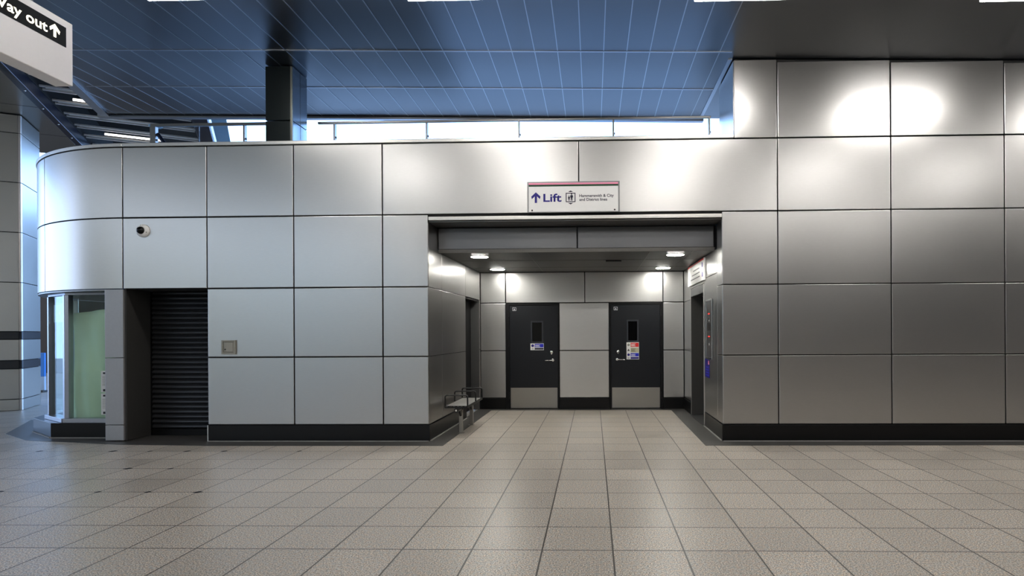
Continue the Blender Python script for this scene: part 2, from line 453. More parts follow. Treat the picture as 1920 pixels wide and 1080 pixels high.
# ------------------------------------------------------------------ front wall, left of and over the alcove
core = MB()
core.box(-5.45, -2.62, F + TH + 0.002, 12.5, 0.02, 4.19)          # mass between shutter and alcove
core.box(-2.62, XA - 0.022, F + TH + 0.002, 8.60, 0.02, 4.19)
core.box(XL0, -5.45, F + TH + 0.002, 9.10, 2.185, 4.19)           # over the shutter
core.box(XA - 0.022, 2.60, F + TH + 0.002, 9.04, 3.10, 4.19)      # over the alcove
wf = tag(core.build('wall_front_left', M['core']), 'brushed steel panelled wall left of and over the lift alcove', 'wall', kind='structure')
COLS = [XL0, -5.461, -4.216, -2.951]
for i in range(3):
    for k in range(4):
        if i == 0 and k < 2: continue
        panel(wf, COLS[i], COLS[i + 1], ZR[k], ZR[k + 1])
for k in range(3): panel(wf, -2.951, XA + 0.007, ZR[k], ZR[k + 1])
panel(wf, -2.951, -0.189, ZR[3], ZR[4]); panel(wf, -0.189, 2.556, ZR[3], ZR[4])
bx('coping', M['trim'], wf, XL0, 1.955, F - 0.012, F + 0.30, 4.195, 4.245, 0.006)
bx('head_trim', M['trim'], wf, XA + 0.01, XB - 0.002, F - 0.01, F + 0.05, 3.100, 3.150, 0.004)
bx('head_soffit', M['steel_dark'], wf, XA - 0.02, XB + 0.02, F + 0.051, 9.035, 3.085, 3.10)
# pillar between shop window and shutter
for z0, z1 in ((0.012, 0.236), (0.236, 1.193), (1.193, 2.17)):
    MB().box(-6.949, XL0 - 0.002, F, 9.1, z0 + 0.004, z1 - 0.004).build('pillar_block', M['pillar'], wf, bevel=0.004)
bx('shutter_jamb', M['jamb'], wf, XL0 - 0.001, XL0 + 0.022, F + 0.03, 9.12, 0.01, 2.18)
bx('shutter_soffit', M['jamb'], wf, XL0 + 0.02, -5.46, F + 0.03, 9.12, 2.172, 2.184)

# roof of the low block
rf = MB(); rf.box(XL0, 1.94, F + 0.10, 14.0, 4.10, 4.19)
tag(rf.build('trim_2', M['steel_dark']), 'flat grey roof of the low steel block behind its coping', 'roof', kind='structure')

# ------------------------------------------------------------------ front wall right of the alcove
core = MB()
core.box(XB + 0.022, 12, F + TH + 0.002, 8.86, 0.02, 4.10)
core.box(2.10, 12, 8.86, 12.4, 0.02, 4.10)
core.box(1.985, 12, F + 0.05, 9.0, 4.10, 4.20)
b0 = [(1.985, F + 0.022), (12, F + 0.022), (12, 9.47), (1.985, 9.47)]
core.hexa([(x, y, 4.20) for x, y in b0], [(x, y, zceil(x) - 0.012) for x, y in b0])
wr = tag(core.build('wall_front_right', M['core']), 'taller brushed steel panelled wall right of the lift alcove', 'wall', kind='structure')
COLR = [2.556, 4.098, 5.628, 7.17, 8.71, 10.25, 11.8]
for k in range(3): panel(wr, XB - 0.007, 2.556, ZR[k], ZR[k + 1])
for i in range(len(COLR) - 1):
    for k in range(4): panel(wr, COLR[i], COLR[i + 1], ZR[k], ZR[k + 1])
    panel(wr, COLR[i], COLR[i + 1], 4.189, zceil(COLR[i + 1]) - 0.012)
panel(wr, 1.959, 2.556, 4.189, zceil(2.556) - 0.012)
side_panel(wr, 1.959, F + 0.02, 9.47, 4.22, 5.27, 1, M['steel'])

# ------------------------------------------------------------------ curved corner over the shop window
RC, CC = 2.87, (XL0, F + 2.87)
def arc(r, a0, a1, n=18):
    return [(CC[0] - r * math.sin(R(a0 + (a1 - a0) * i / n)), CC[1] - r * math.cos(R(a0 + (a1 - a0) * i / n))) for i in range(n + 1)]
wc = MB()
wc.prism(arc(RC - 0.024, 0, 110, 40) + arc(RC - 0.10, 110, 0, 40), 2.185, 4.19)
wc = tag(wc.build('wall_corner', M['core'], smooth=False), 'rounded brushed steel corner fascia over the shop window', 'wall', kind='structure')
da = math.degrees(GAP / RC)
for a0, a1 in ((0, 33), (33, 66), (66, 99)):
    for k in (2, 3):
        mb = MB(); mb.prism(arc(RC, a0 + da, a1 - da, 28) + arc(RC - TH, a1 - da, a0 + da, 28), ZR[k] + GAP, ZR[k + 1] - GAP)
        mb.build('cladding_panel', M['steel'], wc, bevel=0.004, smooth=True)
mb = MB(); mb.prism(arc(RC + 0.012, 0.05, 99, 50) + arc(RC - 0.30, 99, 0.05, 50), 4.195, 4.245)
mb.build('coping', M['trim'], wc, bevel=0.006, smooth=True)
mb = MB(); mb.prism(arc(RC - 0.12, 0, 99, 40) + [(-9.2, 14.0), (XL0, 14.0)], 4.10, 4.19); mb.build('roof', M['steel_dark'], wc)
mb = MB(); mb.prism(arc(RC - 0.004, 0.1, 99, 40) + [(-9.0, 12.6), (XL0 - 0.02, 12.6)], 2.150, 2.168); mb.build('soffit', M['steel_dark'], wc)

# ------------------------------------------------------------------ shop window under the curve
W0, W1, W2, W3 = (-6.955, 8.85), (-7.83, 8.85), (-8.50, 9.30), (-8.93, 10.25)
def facet(name, p, q, label, mull0=0.05, mull1=0.08):
    """glazed facet p->q (seen from outside p is on the right)"""
    p, q = Vector(p), Vector(q); d = (q - p).normalized(); L = (q - p).length; n = Vector((d.y, -d.x))  # inward
    if n.y < 0: n = -n
    root = thing(name, label, 'window', (p.x, p.y, 0.0), 0, kind='structure')
    P = lambda s, t: (d * s + n * t)
    def slab(nm, s0, s1, t0, t1, z0, z1, mat, bev=0.003, par=root):
        a = [P(s0, t0), P(s1, t0), P(s1, t1), P(s0, t1)]
        return MB().prism(a, z0, z1).build(nm, mat, par, bevel=bev)
    fr = slab('sill', 0.002, L - 0.002, -0.05, 0.10, 0.225, 0.285, M['frame_alu'])
    slab('head', 0.002, L - 0.002, 0.0, 0.08, 2.115, 2.149, M['frame_alu'])
    if mull0: slab('mullion', 0.002, mull0, -0.01, 0.08, 0.287, 2.113, M['frame_alu'])
    if mull1: slab('mullion', L - mull1, L - 0.002, -0.01, 0.08, 0.287, 2.113, M['frame_alu'])
    slab('pane', mull0 + 0.002, L - mull1 - 0.002, 0.03, 0.038, 0.288, 2.112, M['glass'], 0)
    return root, P, L
w1, P1, L1 = facet('window_1', W0, W1, 'front pane of the corner shop window with a green sheet behind', 0.0, 0.06)
w2, P2, L2 = facet('window_2', W1, W2, 'narrow angled side pane of the corner shop window', 0.075, 0.06)
w3, P3, L3 = facet('window_3', W2, W3, 'shop window pane turned away round the rounded corner', 0.05, 0.05)
# granite plinth of the shop window
PL = [(-6.952, 8.785), (-8.01, 8.80), (-8.80, 9.36), (-9.25, 10.35), (-9.3, 12.6)]
pb = MB()
inner = [(-9.1, 12.6), (-8.95, 10.4), (-8.6, 9.5), (-7.95, 9.05), (-6.952, 9.05)]
pb.prism(PL + inner, 0.004, 0.222)
pb = tag(pb.build('baseboard_corner', M['granite'], bevel=0.004), 'black granite plinth with angled end under the shop window', 'plinth', kind='structure')
mb = MB()
for a, b in zip(PL[:3], PL[1:4]): mb.obox(a, b, 0.02, 0.003, 0.014)
mb.build('sealant_line', M['grout'], pb)
# room behind the window
ir = MB()
ir.box(-9.2, -6.96, 12.45, 12.55, 0, 2.14); ir.box(-7.0, -6.952, 9.12, 12.45, 0, 2.14); ir.box(-9.25, -9.2, 10.5, 12.55, 0, 2.14)
ir.box(-9.1, -7.0, 10.5, 12.45, 0.0, 0.05)
tag(ir.build('wall_shop', M['dark_room']), 'dim interior walls seen through the corner shop window', 'wall', kind='structure')
# hanging green sheet, gently wavy
mb = MB(); nx, nz = 26, 20; grid = []
for i in range(nx + 1):
    col = []
    for k in range(nz + 1):
        u, v = i / nx, k / nz
        x = -7.0 - 0.02 - u * 0.85; z = 0.10 + v * (1.75 + 0.09 * (1 - u)) 
        y = 9.02 + 0.035 * math.sin(u * 7 + v * 2.2) + 0.02 * math.sin(v * 6 + u * 3) + 0.012 * math.sin(u * 19 - v * 5)
        col.append(mb.bm.verts.new((x + 0.015 * math.sin(v * 5), y, z)))
    grid.append(col)
for i in range(nx):
    for k in range(nz): mb.bm.faces.new((grid[i][k], grid[i + 1][k], grid[i + 1][k + 1], grid[i][k + 1]))
sh = mb.build('hanging_sheet', M['paper'], smooth=True)
so = sh.modifiers.new('thickness', 'SOLIDIFY'); so.thickness = 0.004
tag(sh, 'creased pale green sheet hung behind the front shop pane', 'sheet')
# paper notices at the edge of the pane
def notice(z0, z1, label):
    t = thing('notice', label, 'notice', (-7.185, 8.878, z0), group=None)
    h = z1 - z0
    bx('paper', M['notice'], t, -0.125, 0.0, -0.0015, 0.0, 0, h)
    bx('heading_block', M['black'], t, -0.095, -0.02, -0.003, -0.0016, h - 0.045, h - 0.02)
    mb = MB()
    for i in range(8):
        mb.box(-0.105, -0.012 - 0.02 * (i % 3), -0.003, -0.0016, h - 0.085 - i * 0.019, h - 0.079 - i * 0.019)
    mb.build('text_lines', M['boxgrey'], t)
    bx('footer_block', M['black'], t, -0.095, -0.03, -0.003, -0.0016, 0.012, 0.045)
    return t
notice(0.67, 0.985, 'upper white paper notice stuck on the front shop pane')
t = notice(0.335, 0.65, 'lower white paper notice stuck on the front shop pane')
# poster, plus shapes standing in for reflections in the side pane
dv = (Vector(W2) - Vector(W1)).normalized(); ang2 = math.atan2(dv.y, dv.x)
t = thing('poster', 'pale blue poster with red dot high in the narrow side pane', 'poster', (*(Vector(W1) + dv * 0.11 + Vector((-dv.y, dv.x)) * -0.046), 1.72), ang2)
bx('sheet', M['poster'], t, 0.0, 0.58, -0.004, 0.004, 0, 0.27)
mb = MB(); mb.cyl((0.26, 0.0045, 0.14), 'y', 0.035, 0.035, 0.003); mb.build('red_dot', M['red'], t)
mb = MB(); [mb.box(0.05 + 0.04 * (i % 2), 0.45 - 0.05 * (i % 3), 0.005, 0.007, 0.05 + i * 0.03, 0.058 + i * 0.03) for i in range(6)]
mb.build('ink_lines', M['boxgrey'], t)
t = thing('reflection_stand', 'blue topped stand imitating a reflection in the side pane', 'display stand', (-8.22, 9.62, 0.0))
bx('panel', M['sky_blue'], t, -0.09, 0.09, -0.015, 0.015, 0.98, 1.52, 0.01)
mb = MB(); mb.cyl((0, 0, 0.02), 'z', 0.02, 0.02, 0.98); mb.build('post', M['chrome'], t)
mb = MB(); mb.cyl((0, 0, 0), 'z', 0.14, 0.13, 0.02); mb.build('foot', M['chrome'], t)
t = thing('coat', 'white cloth shape imitating a reflection in the side pane', 'garment', (-8.42, 9.78, 1.0))
mb = MB(); mb.lathe((0, 0, -0.1), 'z', [(0.10, 0), (0.115, 0.2), (0.09, 0.5), (0.10, 0.66), (0.04, 0.74), (0.03, 0.80)], 20)
mb.build('cloth', M['poster'], t, smooth=True)
mb = MB(); mb.tube([(0, 0, 0.68), (0, 0, 0.95), (0, 0, 1.14)], 0.006); mb.build('hanger_hook', M['chrome'], t)

# ------------------------------------------------------------------ roller shutter
t = thing('roller_shutter', 'closed dark grey slatted roller shutter in its black recess', 'shutter', (-6.05, 9.06, 0.0))
mb = MB(); z = 0.10
while z < 2.16:
    n = 7
    prof = [(0.0 - 0.030 * math.sin(math.pi * (i / n) ** 0.75), z + 0.0735 * i / n) for i in range(n + 1)]
    for a, b in zip(prof, prof[1:]):
        mb.poly([(-0.60, a[0], a[1]), (0.585, a[0], a[1]), (0.585, b[0], b[1]), (-0.60, b[0], b[1])])
    mb.poly([(-0.60, prof[-1][0], prof[-1][1]), (0.585, prof[-1][0], prof[-1][1]), (0.585, 0.02, prof[-1][1] + 0.001), (-0.60, 0.02, prof[-1][1] + 0.001)])
    z += 0.0745
mb.box(-0.60, 0.585, 0.021, 0.05, 0.06, 2.165)
mb.build('curtain', M['shutter'], t)
bx('bottom_bar', M['frame_black'], t, -0.60, 0.585, -0.035, 0.045, 0.005, 0.095, 0.004)
for x in (-0.606, 0.585): bx('guide_rail', M['frame_black'], t, x, x + 0.006 if x < 0 else x + 0.004, -0.05, 0.05, 0.005, 2.165)

# ------------------------------------------------------------------ alcove: left wall (very slightly splayed)
SPL = -0.0195
al = MB()
al.box(-0.30, -0.021, 0.03, 2.32, 0.02, 3.08); al.box(-0.30, -0.021, 2.32, 3.66, 2.16, 3.08); al.box(-0.30, -0.021, 3.50, 3.66, 0.02, 2.16)
al.box(-0.30, -0.20, 2.32, 3.50, 0.02, 2.16)
al = al.build('wall_alcove_left', M['core']); al.location = (XA, F, 0); al.rotation_euler.z = SPL
tag(al, 'left steel wall of the lift alcove behind the bench', 'wall', kind='structure')
for y0, y1, hi in ((0.03, 0.724, 3.08), (0.724, 2.30, ZS), (2.30, 3.55, ZS)):
    for z0, z1 in ((ZR[0], ZR[1]), (ZR[1], ZR[2]), (ZR[2], hi)):
        if y0 > 2 and z0 < 2.1: continue
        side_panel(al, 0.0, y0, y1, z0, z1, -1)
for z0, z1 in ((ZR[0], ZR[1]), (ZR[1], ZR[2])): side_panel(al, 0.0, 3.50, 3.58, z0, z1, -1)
bb = bx('baseboard_left', M['granite'], None, -0.021, 0.012, 0.0, 2.30, 0.004, 0.228, 0.003)
bb.location = (XA, F, 0); bb.rotation_euler.z = SPL
tag(bb, 'black granite plinth along the alcove wall behind the bench', 'plinth', kind='structure')
bx('sealant_line', M['grout'], bb, 0.012, 0.03, 0.02, 2.28, 0.003, 0.014)
d3 = thing('door_3', 'dark side door recessed in the alcove wall beyond the bench', 'door', (XA, F, 0), SPL, kind='structure')
bx('leaf', M['frame_black'], d3, -0.198, -0.17, 2.34, 3.48, 0.01, 2.15)
bx('jamb', M['steel_dark'], d3, -0.195, -0.004, 3.48, 3.499, 0.01, 2.155)
bx('jamb', M['steel_dark'], d3, -0.195, -0.022, 2.321, 2.338, 0.01, 2.155)
bx('head', M['frame_black'], d3, -0.195, -0.022, 2.338, 3.48, 2.14, 2.158)
for z in (1.86, 1.30): 
    mb = MB(); mb.cyl((-0.03, 2.345, z - 0.05), 'z', 0.012, 0.012, 0.10, 12); mb.build('hinge', M['chrome'], d3)

# ------------------------------------------------------------------ alcove: back wall
bk = MB(); bk.box(-2.36, -1.735, YB + 0.022, YB + 0.3, 0.0, ZS + 0.3); bk.box(-0.672, 0.318, YB + 0.022, YB + 0.3, 0.0, ZS + 0.3)
bk.box(1.383, 2.0, YB + 0.022, YB + 0.3, 0.0, ZS + 0.3); bk.box(-1.735, 1.383, YB + 0.022, YB + 0.3, 2.11, ZS + 0.3)
bk.box(-1.735, 1.383, YB + 0.2, YB + 0.3, 0.0, 2.11)
bk = tag(bk.build('wall_back', M['core']), 'steel panelled back wall of the alcove around two doors', 'wall', kind='structure')
ZB = [0.224, 1.162, 2.109]
for x0, x1 in ((-2.243, -1.735), (-0.672, 0.318), (1.383, 1.790)):
    for z0, z1 in zip(ZB, ZB[1:]): panel(bk, x0, x1, z0, z1, YB, M['steel_alcove'])
for x0, x1 in ((-2.243, -1.735), (-1.735, -0.16), (-0.16, 1.383), (1.383, 1.790)): panel(bk, x0, x1, 2.109, ZS, YB, M['steel_alcove'])
bb = MB()
for x0, x1 in ((-2.235, -1.735), (-0.672, 0.318), (1.383, 1.785)): bb.box(x0, x1, YB - 0.012, YB + 0.021, 0.004, 0.218)
tag(bb.build('baseboard_back', M['granite'], bevel=0.003), 'black granite plinth between the two alcove doors', 'plinth', kind='structure')

# the two steel doors
def back_door(name, label, fx0, fx1, lx0, lx1, hinge_left, win, sign, lock, handle):
    d = thing(name, label, 'door', ((fx0 + fx1) / 2, YB, 0), kind='structure')
    cx = (fx0 + fx1) / 2; X = lambda v: v - cx
    mb = MB(); mb.box(X(fx0) + 0.004, X(lx0) - 0.004, -0.004, 0.10, 0.004, 2.104); mb.box(X(lx1) + 0.004, X(fx1) - 0.004, -0.004, 0.10, 0.004, 2.104)
    mb.box(X(lx0) - 0.004, X(lx1) + 0.004, -0.004, 0.10, 2.064, 2.104); mb.build('frame', M['frame_black'], d, bevel=0.002)
    wx0, wx1, wz0, wz1 = win
    leaf = MB()
    for a in ((X(lx0), X(wx0), 0.012, 2.06), (X(wx1), X(lx1), 0.012, 2.06), (X(wx0), X(wx1), 0.012, wz0), (X(wx0), X(wx1), wz1, 2.06)):
        leaf.box(a[0], a[1], 0.010, 0.06, a[2], a[3])
    leaf = leaf.build('leaf', M['door'], d)
    mb = MB(); e = 0.028
    mb.box(X(wx0) - e, X(wx0), 0.003, 0.0098, wz0 - e, wz1 + e); mb.box(X(wx1), X(wx1) + e, 0.003, 0.0098, wz0 - e, wz1 + e)
    mb.box(X(wx0), X(wx1), 0.003, 0.0098, wz1, wz1 + e); mb.box(X(wx0), X(wx1), 0.003, 0.0098, wz0 - e, wz0)
    vp = mb.build('vision_panel_frame', M['vision_frame'], leaf, bevel=0.002)
    bx('vision_glass', M['glass_dark'], leaf, X(wx0), X(wx1), 0.028, 0.034, wz0, wz1)
    bx('kick_plate', M['kick'], leaf, X(lx0) + 0.012, X(lx1) - 0.012, 0.006, 0.0098, 0.022, 0.425, 0.0015)
    # lock rose and lever
    mb = MB(); mb.lathe((X(lock[0]), 0.010, lock[1]), '-y', [(0.030, 0), (0.030, 0.008), (0.024, 0.012)], 24)
    mb.box(X(lock[0]) - 0.010, X(lock[0]) + 0.010, -0.004, 0.010, lock[1] - 0.045, lock[1] - 0.005)
    mb.build('lock_cylinder', M['chrome'], leaf, smooth=True)
    s = -1 if hinge_left else 1
    hx, hz = X(handle[0]), handle[1]
    mb = MB(); mb.lathe((hx, 0.010, hz), '-y', [(0.026, 0), (0.026, 0.008), (0.012, 0.010), (0.010, 0.05)], 20)
    mb.tube([(hx, -0.036, hz), (hx + s * 0.02, -0.044, hz), (hx + s * 0.07, -0.044, hz - 0.002), (hx + s * 0.15, -0.042, hz - 0.004)], 0.0115)
    mb.build('lever_handle', M['chrome'], leaf, smooth=True)
    hxx = X(lx0) - 0.006 if hinge_left else X(lx1) + 0.006
    for z in (0.20, 1.24, 1.84):
        mb = MB()
        for k in range(4): mb.cyl((hxx, -0.012, z + k * 0.034), 'z', 0.013, 0.013, 0.030, 12)
        mb.build('hinge', M['black'] if not hinge_left else M['black'], d, smooth=True)
    # small white pictogram plate top left
    px = X(lx0) + 0.055
    pl = bx('pictogram_plate', M['white'], leaf, px, px + 0.075, 0.007, 0.0098, 1.955, 2.02)
    mb = MB(); mb.box(px + 0.006, px + 0.069, 0.0052, 0.0068, 1.962, 2.013); mb.build('plate_field', M['ink'], pl)
    mb = MB(); mb.hexa([(px + 0.018, 0.0035, 1.972), (px + 0.058, 0.0035, 1.972), (px + 0.038, 0.0035, 2.0)], [(px + 0.018, 0.005, 1.972), (px + 0.058, 0.005, 1.972), (px + 0.038, 0.005, 2.0)])
    mb.build('plate_symbol', M['white'], pl)
    return d, leaf, X
def sign_rows(leaf, X, x0, x1, rows):
    """door safety label: stacked rows of a white pictogram cell and a coloured cell with lines of small print"""
    zt, zb = rows[0][0], rows[-1][1]
    root = bx('safety_label', M['white'], leaf, X(x0) - 0.006, X(x1) + 0.006, 0.007, 0.0098, zb - 0.006, zt + 0.006)
    mid = x0 + (x1 - x0) * 0.30
    for z1, z0, cell, sym, symmat in rows:
        bx('colour_cell', M[cell], root, X(mid) + 0.004, X(x1), 0.0052, 0.0068, z0 + 0.004, z1 - 0.004)
        c = (X((x0 + mid) / 2), (z0 + z1) / 2); r = min((z1 - z0), (mid - x0)) * 0.36
        mb = MB()
        if sym == 'disc': mb.cyl((c[0], 0.0052, c[1]), 'y', r, r, 0.0016)
        elif sym == 'tri': mb.hexa([(c[0] - r, 0.0052, c[1] - r * 0.7), (c[0] + r, 0.0052, c[1] - r * 0.7), (c[0], 0.0052, c[1] + r)], [(c[0] - r, 0.0068, c[1] - r * 0.7), (c[0] + r, 0.0068, c[1] - r * 0.7), (c[0], 0.0068, c[1] + r)])
        else: mb.box(c[0] - r, c[0] + r, 0.0052, 0.0068, c[1] - r * 0.5, c[1] + r * 0.5)
        mb.build('pictogram', M[symmat], root)
        if z1 - z0 > 0.06:
            mb = MB(); w = X(x1) - X(mid)
            for q in range(3):
                zz = z1 - 0.022 - q * (z1 - z0 - 0.03) / 3
                mb.box(X(mid) + 0.014, X(mid) + w * (0.62 - 0.1 * (q % 2)), 0.0036, 0.005, zz - 0.009, zz)
            mb.build('print_lines', M['white'] if cell != 'beige' else M['jamb'], root)
d1, leaf1, X1 = back_door('door_1', 'left blue black steel door with one small blue label', -1.735, -0.672, -1.655, -0.700, True,
                          (-1.209, -1.018, 1.342, 1.722), None, (-0.827, 1.130), (-0.800, 0.972))
sign_rows(leaf1, X1, -1.240, -0.986, [(1.299, 1.222, 'blue', 'disc', 'navy'), (1.218, 1.178, 'ink', 'bar', 'boxgrey')])
d2, leaf2, X2 = back_door('door_2', 'right blue black steel door with red, cream and blue label', 0.318, 1.383, 0.357, 1.324, False,
                          (0.694, 0.873, 1.355, 1.735), None, (0.494, 1.135), (0.473, 0.982))
sign_rows(leaf2, X2, 0.665, 0.900, [(1.312, 1.222, 'red', 'disc', 'boxgrey'), (1.214, 1.116, 'beige', 'tri', 'jamb'), (1.108, 1.036, 'blue', 'disc', 'navy'), (1.030, 0.986, 'navy', 'bar', 'boxgrey')])

# ------------------------------------------------------------------ alcove: right wall with the lift entrance
LY0, LY1, LZ = 9.965, 11.19, 2.155
ar = MB()
ar.box(XB + 0.022, 2.08, 8.87, 9.95, 0.02, 3.08); ar.box(XB + 0.022, 2.08, LY1 + 0.05, YB + 0.02, 0.02, 3.08); ar.box(XB + 0.022, 2.08, LY0, LY1, LZ + 0.02, 3.08)
ar = tag(ar.build('wall_alcove_right', M['core']), 'right steel wall of the lift alcove around the lift entrance', 'wall', kind='structure')
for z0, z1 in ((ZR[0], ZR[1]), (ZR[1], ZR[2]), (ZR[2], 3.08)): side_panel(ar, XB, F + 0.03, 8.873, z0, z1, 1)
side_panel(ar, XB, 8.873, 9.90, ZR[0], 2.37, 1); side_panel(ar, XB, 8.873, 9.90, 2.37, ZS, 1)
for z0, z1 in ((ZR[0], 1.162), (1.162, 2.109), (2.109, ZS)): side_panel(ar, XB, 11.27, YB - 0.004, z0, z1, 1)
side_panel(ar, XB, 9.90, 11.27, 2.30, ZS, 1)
bb = MB(); bb.box(XB - 0.012, XB + 0.021, F + 0.02, 9.86, 0.004, 0.228); bb.box(XB - 0.012, XB + 0.021, 11.30, YB - 0.02, 0.004, 0.218)
bb = tag(bb.build('baseboard_right', M['granite'], bevel=0.003), 'black granite plinth each side of the lift entrance', 'plinth', kind='structure')
bx('sealant_line', M['grout'], bb, XB - 0.030, XB - 0.012, F + 0.02, 9.86, 0.003, 0.014)
d4 = thing('door_4', 'dark lift entrance with steel architrave in the alcove side', 'lift door', (XB, 0, 0), kind='structure')
bx('architrave', M['trim'], d4, -0.006, 0.21, 9.905, LY0, 0.012, LZ + 0.14, 0.003)
bx('architrave', M['trim'], d4, -0.006, 0.21, LY1 + 0.03, 11.265, 0.012, LZ + 0.14, 0.003)
bx('lintel', M['steel_dark'], d4, -0.006, 0.21, LY0, LY1 + 0.03, LZ, LZ + 0.14, 0.003)
bx('jamb', M['jamb'], d4, -0.004, 0.21, LY1, LY1 + 0.029, 0.012, LZ)
for y0, y1 in ((LY0 + 0.002, 10.577), (10.581, LY1 - 0.002)): bx('door_leaf', M['jamb'], d4, 0.215, 0.245, y0, y1, 0.012, LZ + 0.01)
bx('back_panel', M['core'], d4, 0.25, 0.27, 9.9, 11.3, 0.012, LZ + 0.15)
bx('threshold', M['steel_dark'], d4, -0.03, 0.21, LY0, LY1, 0.003, 0.010)
for z in (0.35, 0.75, 1.15, 1.55):
    mb = MB(); mb.cyl((-0.012, 11.25, z), 'x', 0.009, 0.009, 0.012, 12); mb.build('screw', M['chrome'], d4)
# operating panel, sticker, sign over the lift
t = thing('lift_call_panel', 'tall steel lift call panel with red indicators beside the lift', 'lift panel', (XB - 0.001, 9.445, 1.095))
bx('back_plate', M['steel_dark'], t, -0.012, 0.0, -0.245, 0.245, 0, 0.919, 0.003)
mb = MB(); mb.box(-0.020, -0.0121, -0.245, -0.215, 0, 0.919); mb.box(-0.020, -0.0121, 0.215, 0.245, 0, 0.919)
mb.box(-0.020, -0.0121, -0.215, 0.215, 0, 0.03); mb.box(-0.020, -0.0121, -0.215, 0.215, 0.889, 0.919); mb.build('rim', M['chrome'], t, bevel=0.002)
for z in (0.34, 0.69):
    bx('red_indicator', M['redled'], t, -0.016, -0.0121, -0.07, 0.06, z, z + 0.018)
bx('speaker_grille', M['black'], t, -0.014, -0.0121, -0.12, 0.12, 0.44, 0.56)
for z in (0.24, 0.60): 
    mb = MB(); mb.cyl((-0.0121, 0, z), (-1, 0, 0), 0.028, 0.026, 0.006, 20); mb.build('push_button', M['chrome'], t)
t = thing('safety_sticker', 'blue safety sticker with pink corner on the lift wall', 'sticker', (XB - 0.001, 9.66, 0.80))
bx('sheet', M['navy'], t, -0.004, 0.0, -0.19, 0.18, 0, 0.29)
bx('pink_corner', M['pink'], t, -0.0055, -0.0041, -0.18, -0.09, 0.21, 0.27)
mb = MB()
for k in range(4): mb.box(-0.0055, -0.0041, -0.14, 0.12 - 0.04 * (k % 2), 0.03 + 0.042 * k, 0.045 + 0.042 * k)
mb.build('print_lines', M['blue'], t)
t = thing('lift_entrance_sign', 'white enamel sign with red top edge over the lift entrance', 'sign', (XB - 0.001, 10.57, 2.345))
bx('plate', M['white'], t, -0.03, 0.0, -0.80, 0.80, 0, 0.355, 0.004)
bx('red_stripe', M['red'], t, -0.032, -0.0301, -0.80, 0.80, 0.325, 0.350)
mm = frame_mtx((-0.0302, -0.66, 0.19), (0, -1, 0), (0, 0, 1))
for k, (dy, zz) in enumerate(((0.0, 0.215), (0.0, 0.06))):
    mb = MB(); mb.box(-0.032, -0.0301, -0.72, -0.64, zz, zz + 0.075); mb.build('blue_symbol', M['navy'], t)
mb = MB()
for k in range(3): mb.box(-0.032, -0.0301, -0.45 + 0.02 * k, 0.45 - 0.12 * k, 0.08 + 0.07 * k, 0.10 + 0.07 * k)
mb.build('print_lines', M['ink'], t)

# ------------------------------------------------------------------ alcove: bulkhead, soffit, downlights
bh = MB(); bh.box(XA - 0.01, XB + 0.02, 9.042, 9.10, ZS + 0.04, 4.09)
bh = tag(bh.build('trim_3', M['core']), 'dull steel bulkhead set back behind the mouth of the alcove', 'bulkhead', kind='structure')
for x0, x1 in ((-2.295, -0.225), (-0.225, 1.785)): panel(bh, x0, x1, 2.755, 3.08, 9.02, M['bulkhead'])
cs = MB(); cs.box(-2.36, XB + 0.022, 9.03, YB + 0.02, ZS, ZS + 0.03)
cs.mi = 1
cs.box(-2.29, 1.79, 9.022, 9.045, ZS - 0.012, ZS + 0.04)
for x in (-1.65, -0.98, 0.86, 1.50): cs.box(x - 0.004, x + 0.004, 9.05, YB - 0.05, ZS - 0.003, ZS)
for y in (10.15, 11.25): cs.box(-2.2, 1.75, y - 0.004, y + 0.004, ZS - 0.003, ZS)
cs = tag(cs.build('ceiling_alcove', [M['soffit'], M['soffit_seam']]), 'low dark tiled soffit over the lift alcove', 'ceiling', kind='structure')
mb = MB(); mb.box(0.22, 0.48, 10.22, 10.38, ZS - 0.02, ZS - 0.0005); tag(mb.build('air_vent', M['black'], bevel=0.004), 'small black vent slot in the alcove soffit', 'vent')
DL = [(-1.775, 9.55, 'front left round downlight in the alcove soffit'), (-1.788, 11.45, 'rear left round downlight in the alcove soffit'),
      (1.279, 9.50, 'front right round downlight in the alcove soffit'), (1.313, 11.45, 'rear right round downlight in the alcove soffit')]
proto = None
for x, y, lab in DL:
    if proto is None:
        proto = thing('downlight', lab, 'downlight', (x, y, ZS), group='round downlights in the alcove soffit')
        mb = MB(); mb.lathe((0, 0, -0.0005), '-z', [(0.150, 0), (0.150, 0.004), (0.138, 0.010), (0.134, 0.010), (0.134, 0.006)], 40); mb.build('rim', M['trim'], proto, smooth=True)
        mb = MB(); mb.cyl((0, 0, -0.0135), 'z', 0.132, 0.132, 0.0034, 40); mb.build('diffuser', M['downlight'], proto)
    else:
        t = copy_tree(proto); t.location = (x, y, ZS); t['label'] = lab

# plinths of the front walls
bb = MB(); bb.box(-5.455, XA + 0.012, F - 0.002, F + 0.021, 0.004, 0.228)
bb = tag(bb.build('baseboard_front_left', M['granite'], bevel=0.003), 'black granite plinth under the panels left of the alcove', 'plinth', kind='structure')
bx('sealant_line', M['grout'], bb, -5.45, XA, F - 0.02, F - 0.002, 0.003, 0.012)
bx('end_trim', M['trim'], bb, -5.470, -5.456, F - 0.004, F + 0.03, 0.004, 0.232)
bb = MB(); bb.box(XB - 0.012, 12, F - 0.002, F + 0.021, 0.004, 0.228)
bb = tag(bb.build('baseboard_front_right', M['granite'], bevel=0.003), 'black granite plinth under the panels right of the alcove', 'plinth', kind='structure')
bx('sealant_line', M['grout'], bb, XB, 12, F - 0.02, F - 0.002, 0.003, 0.012)

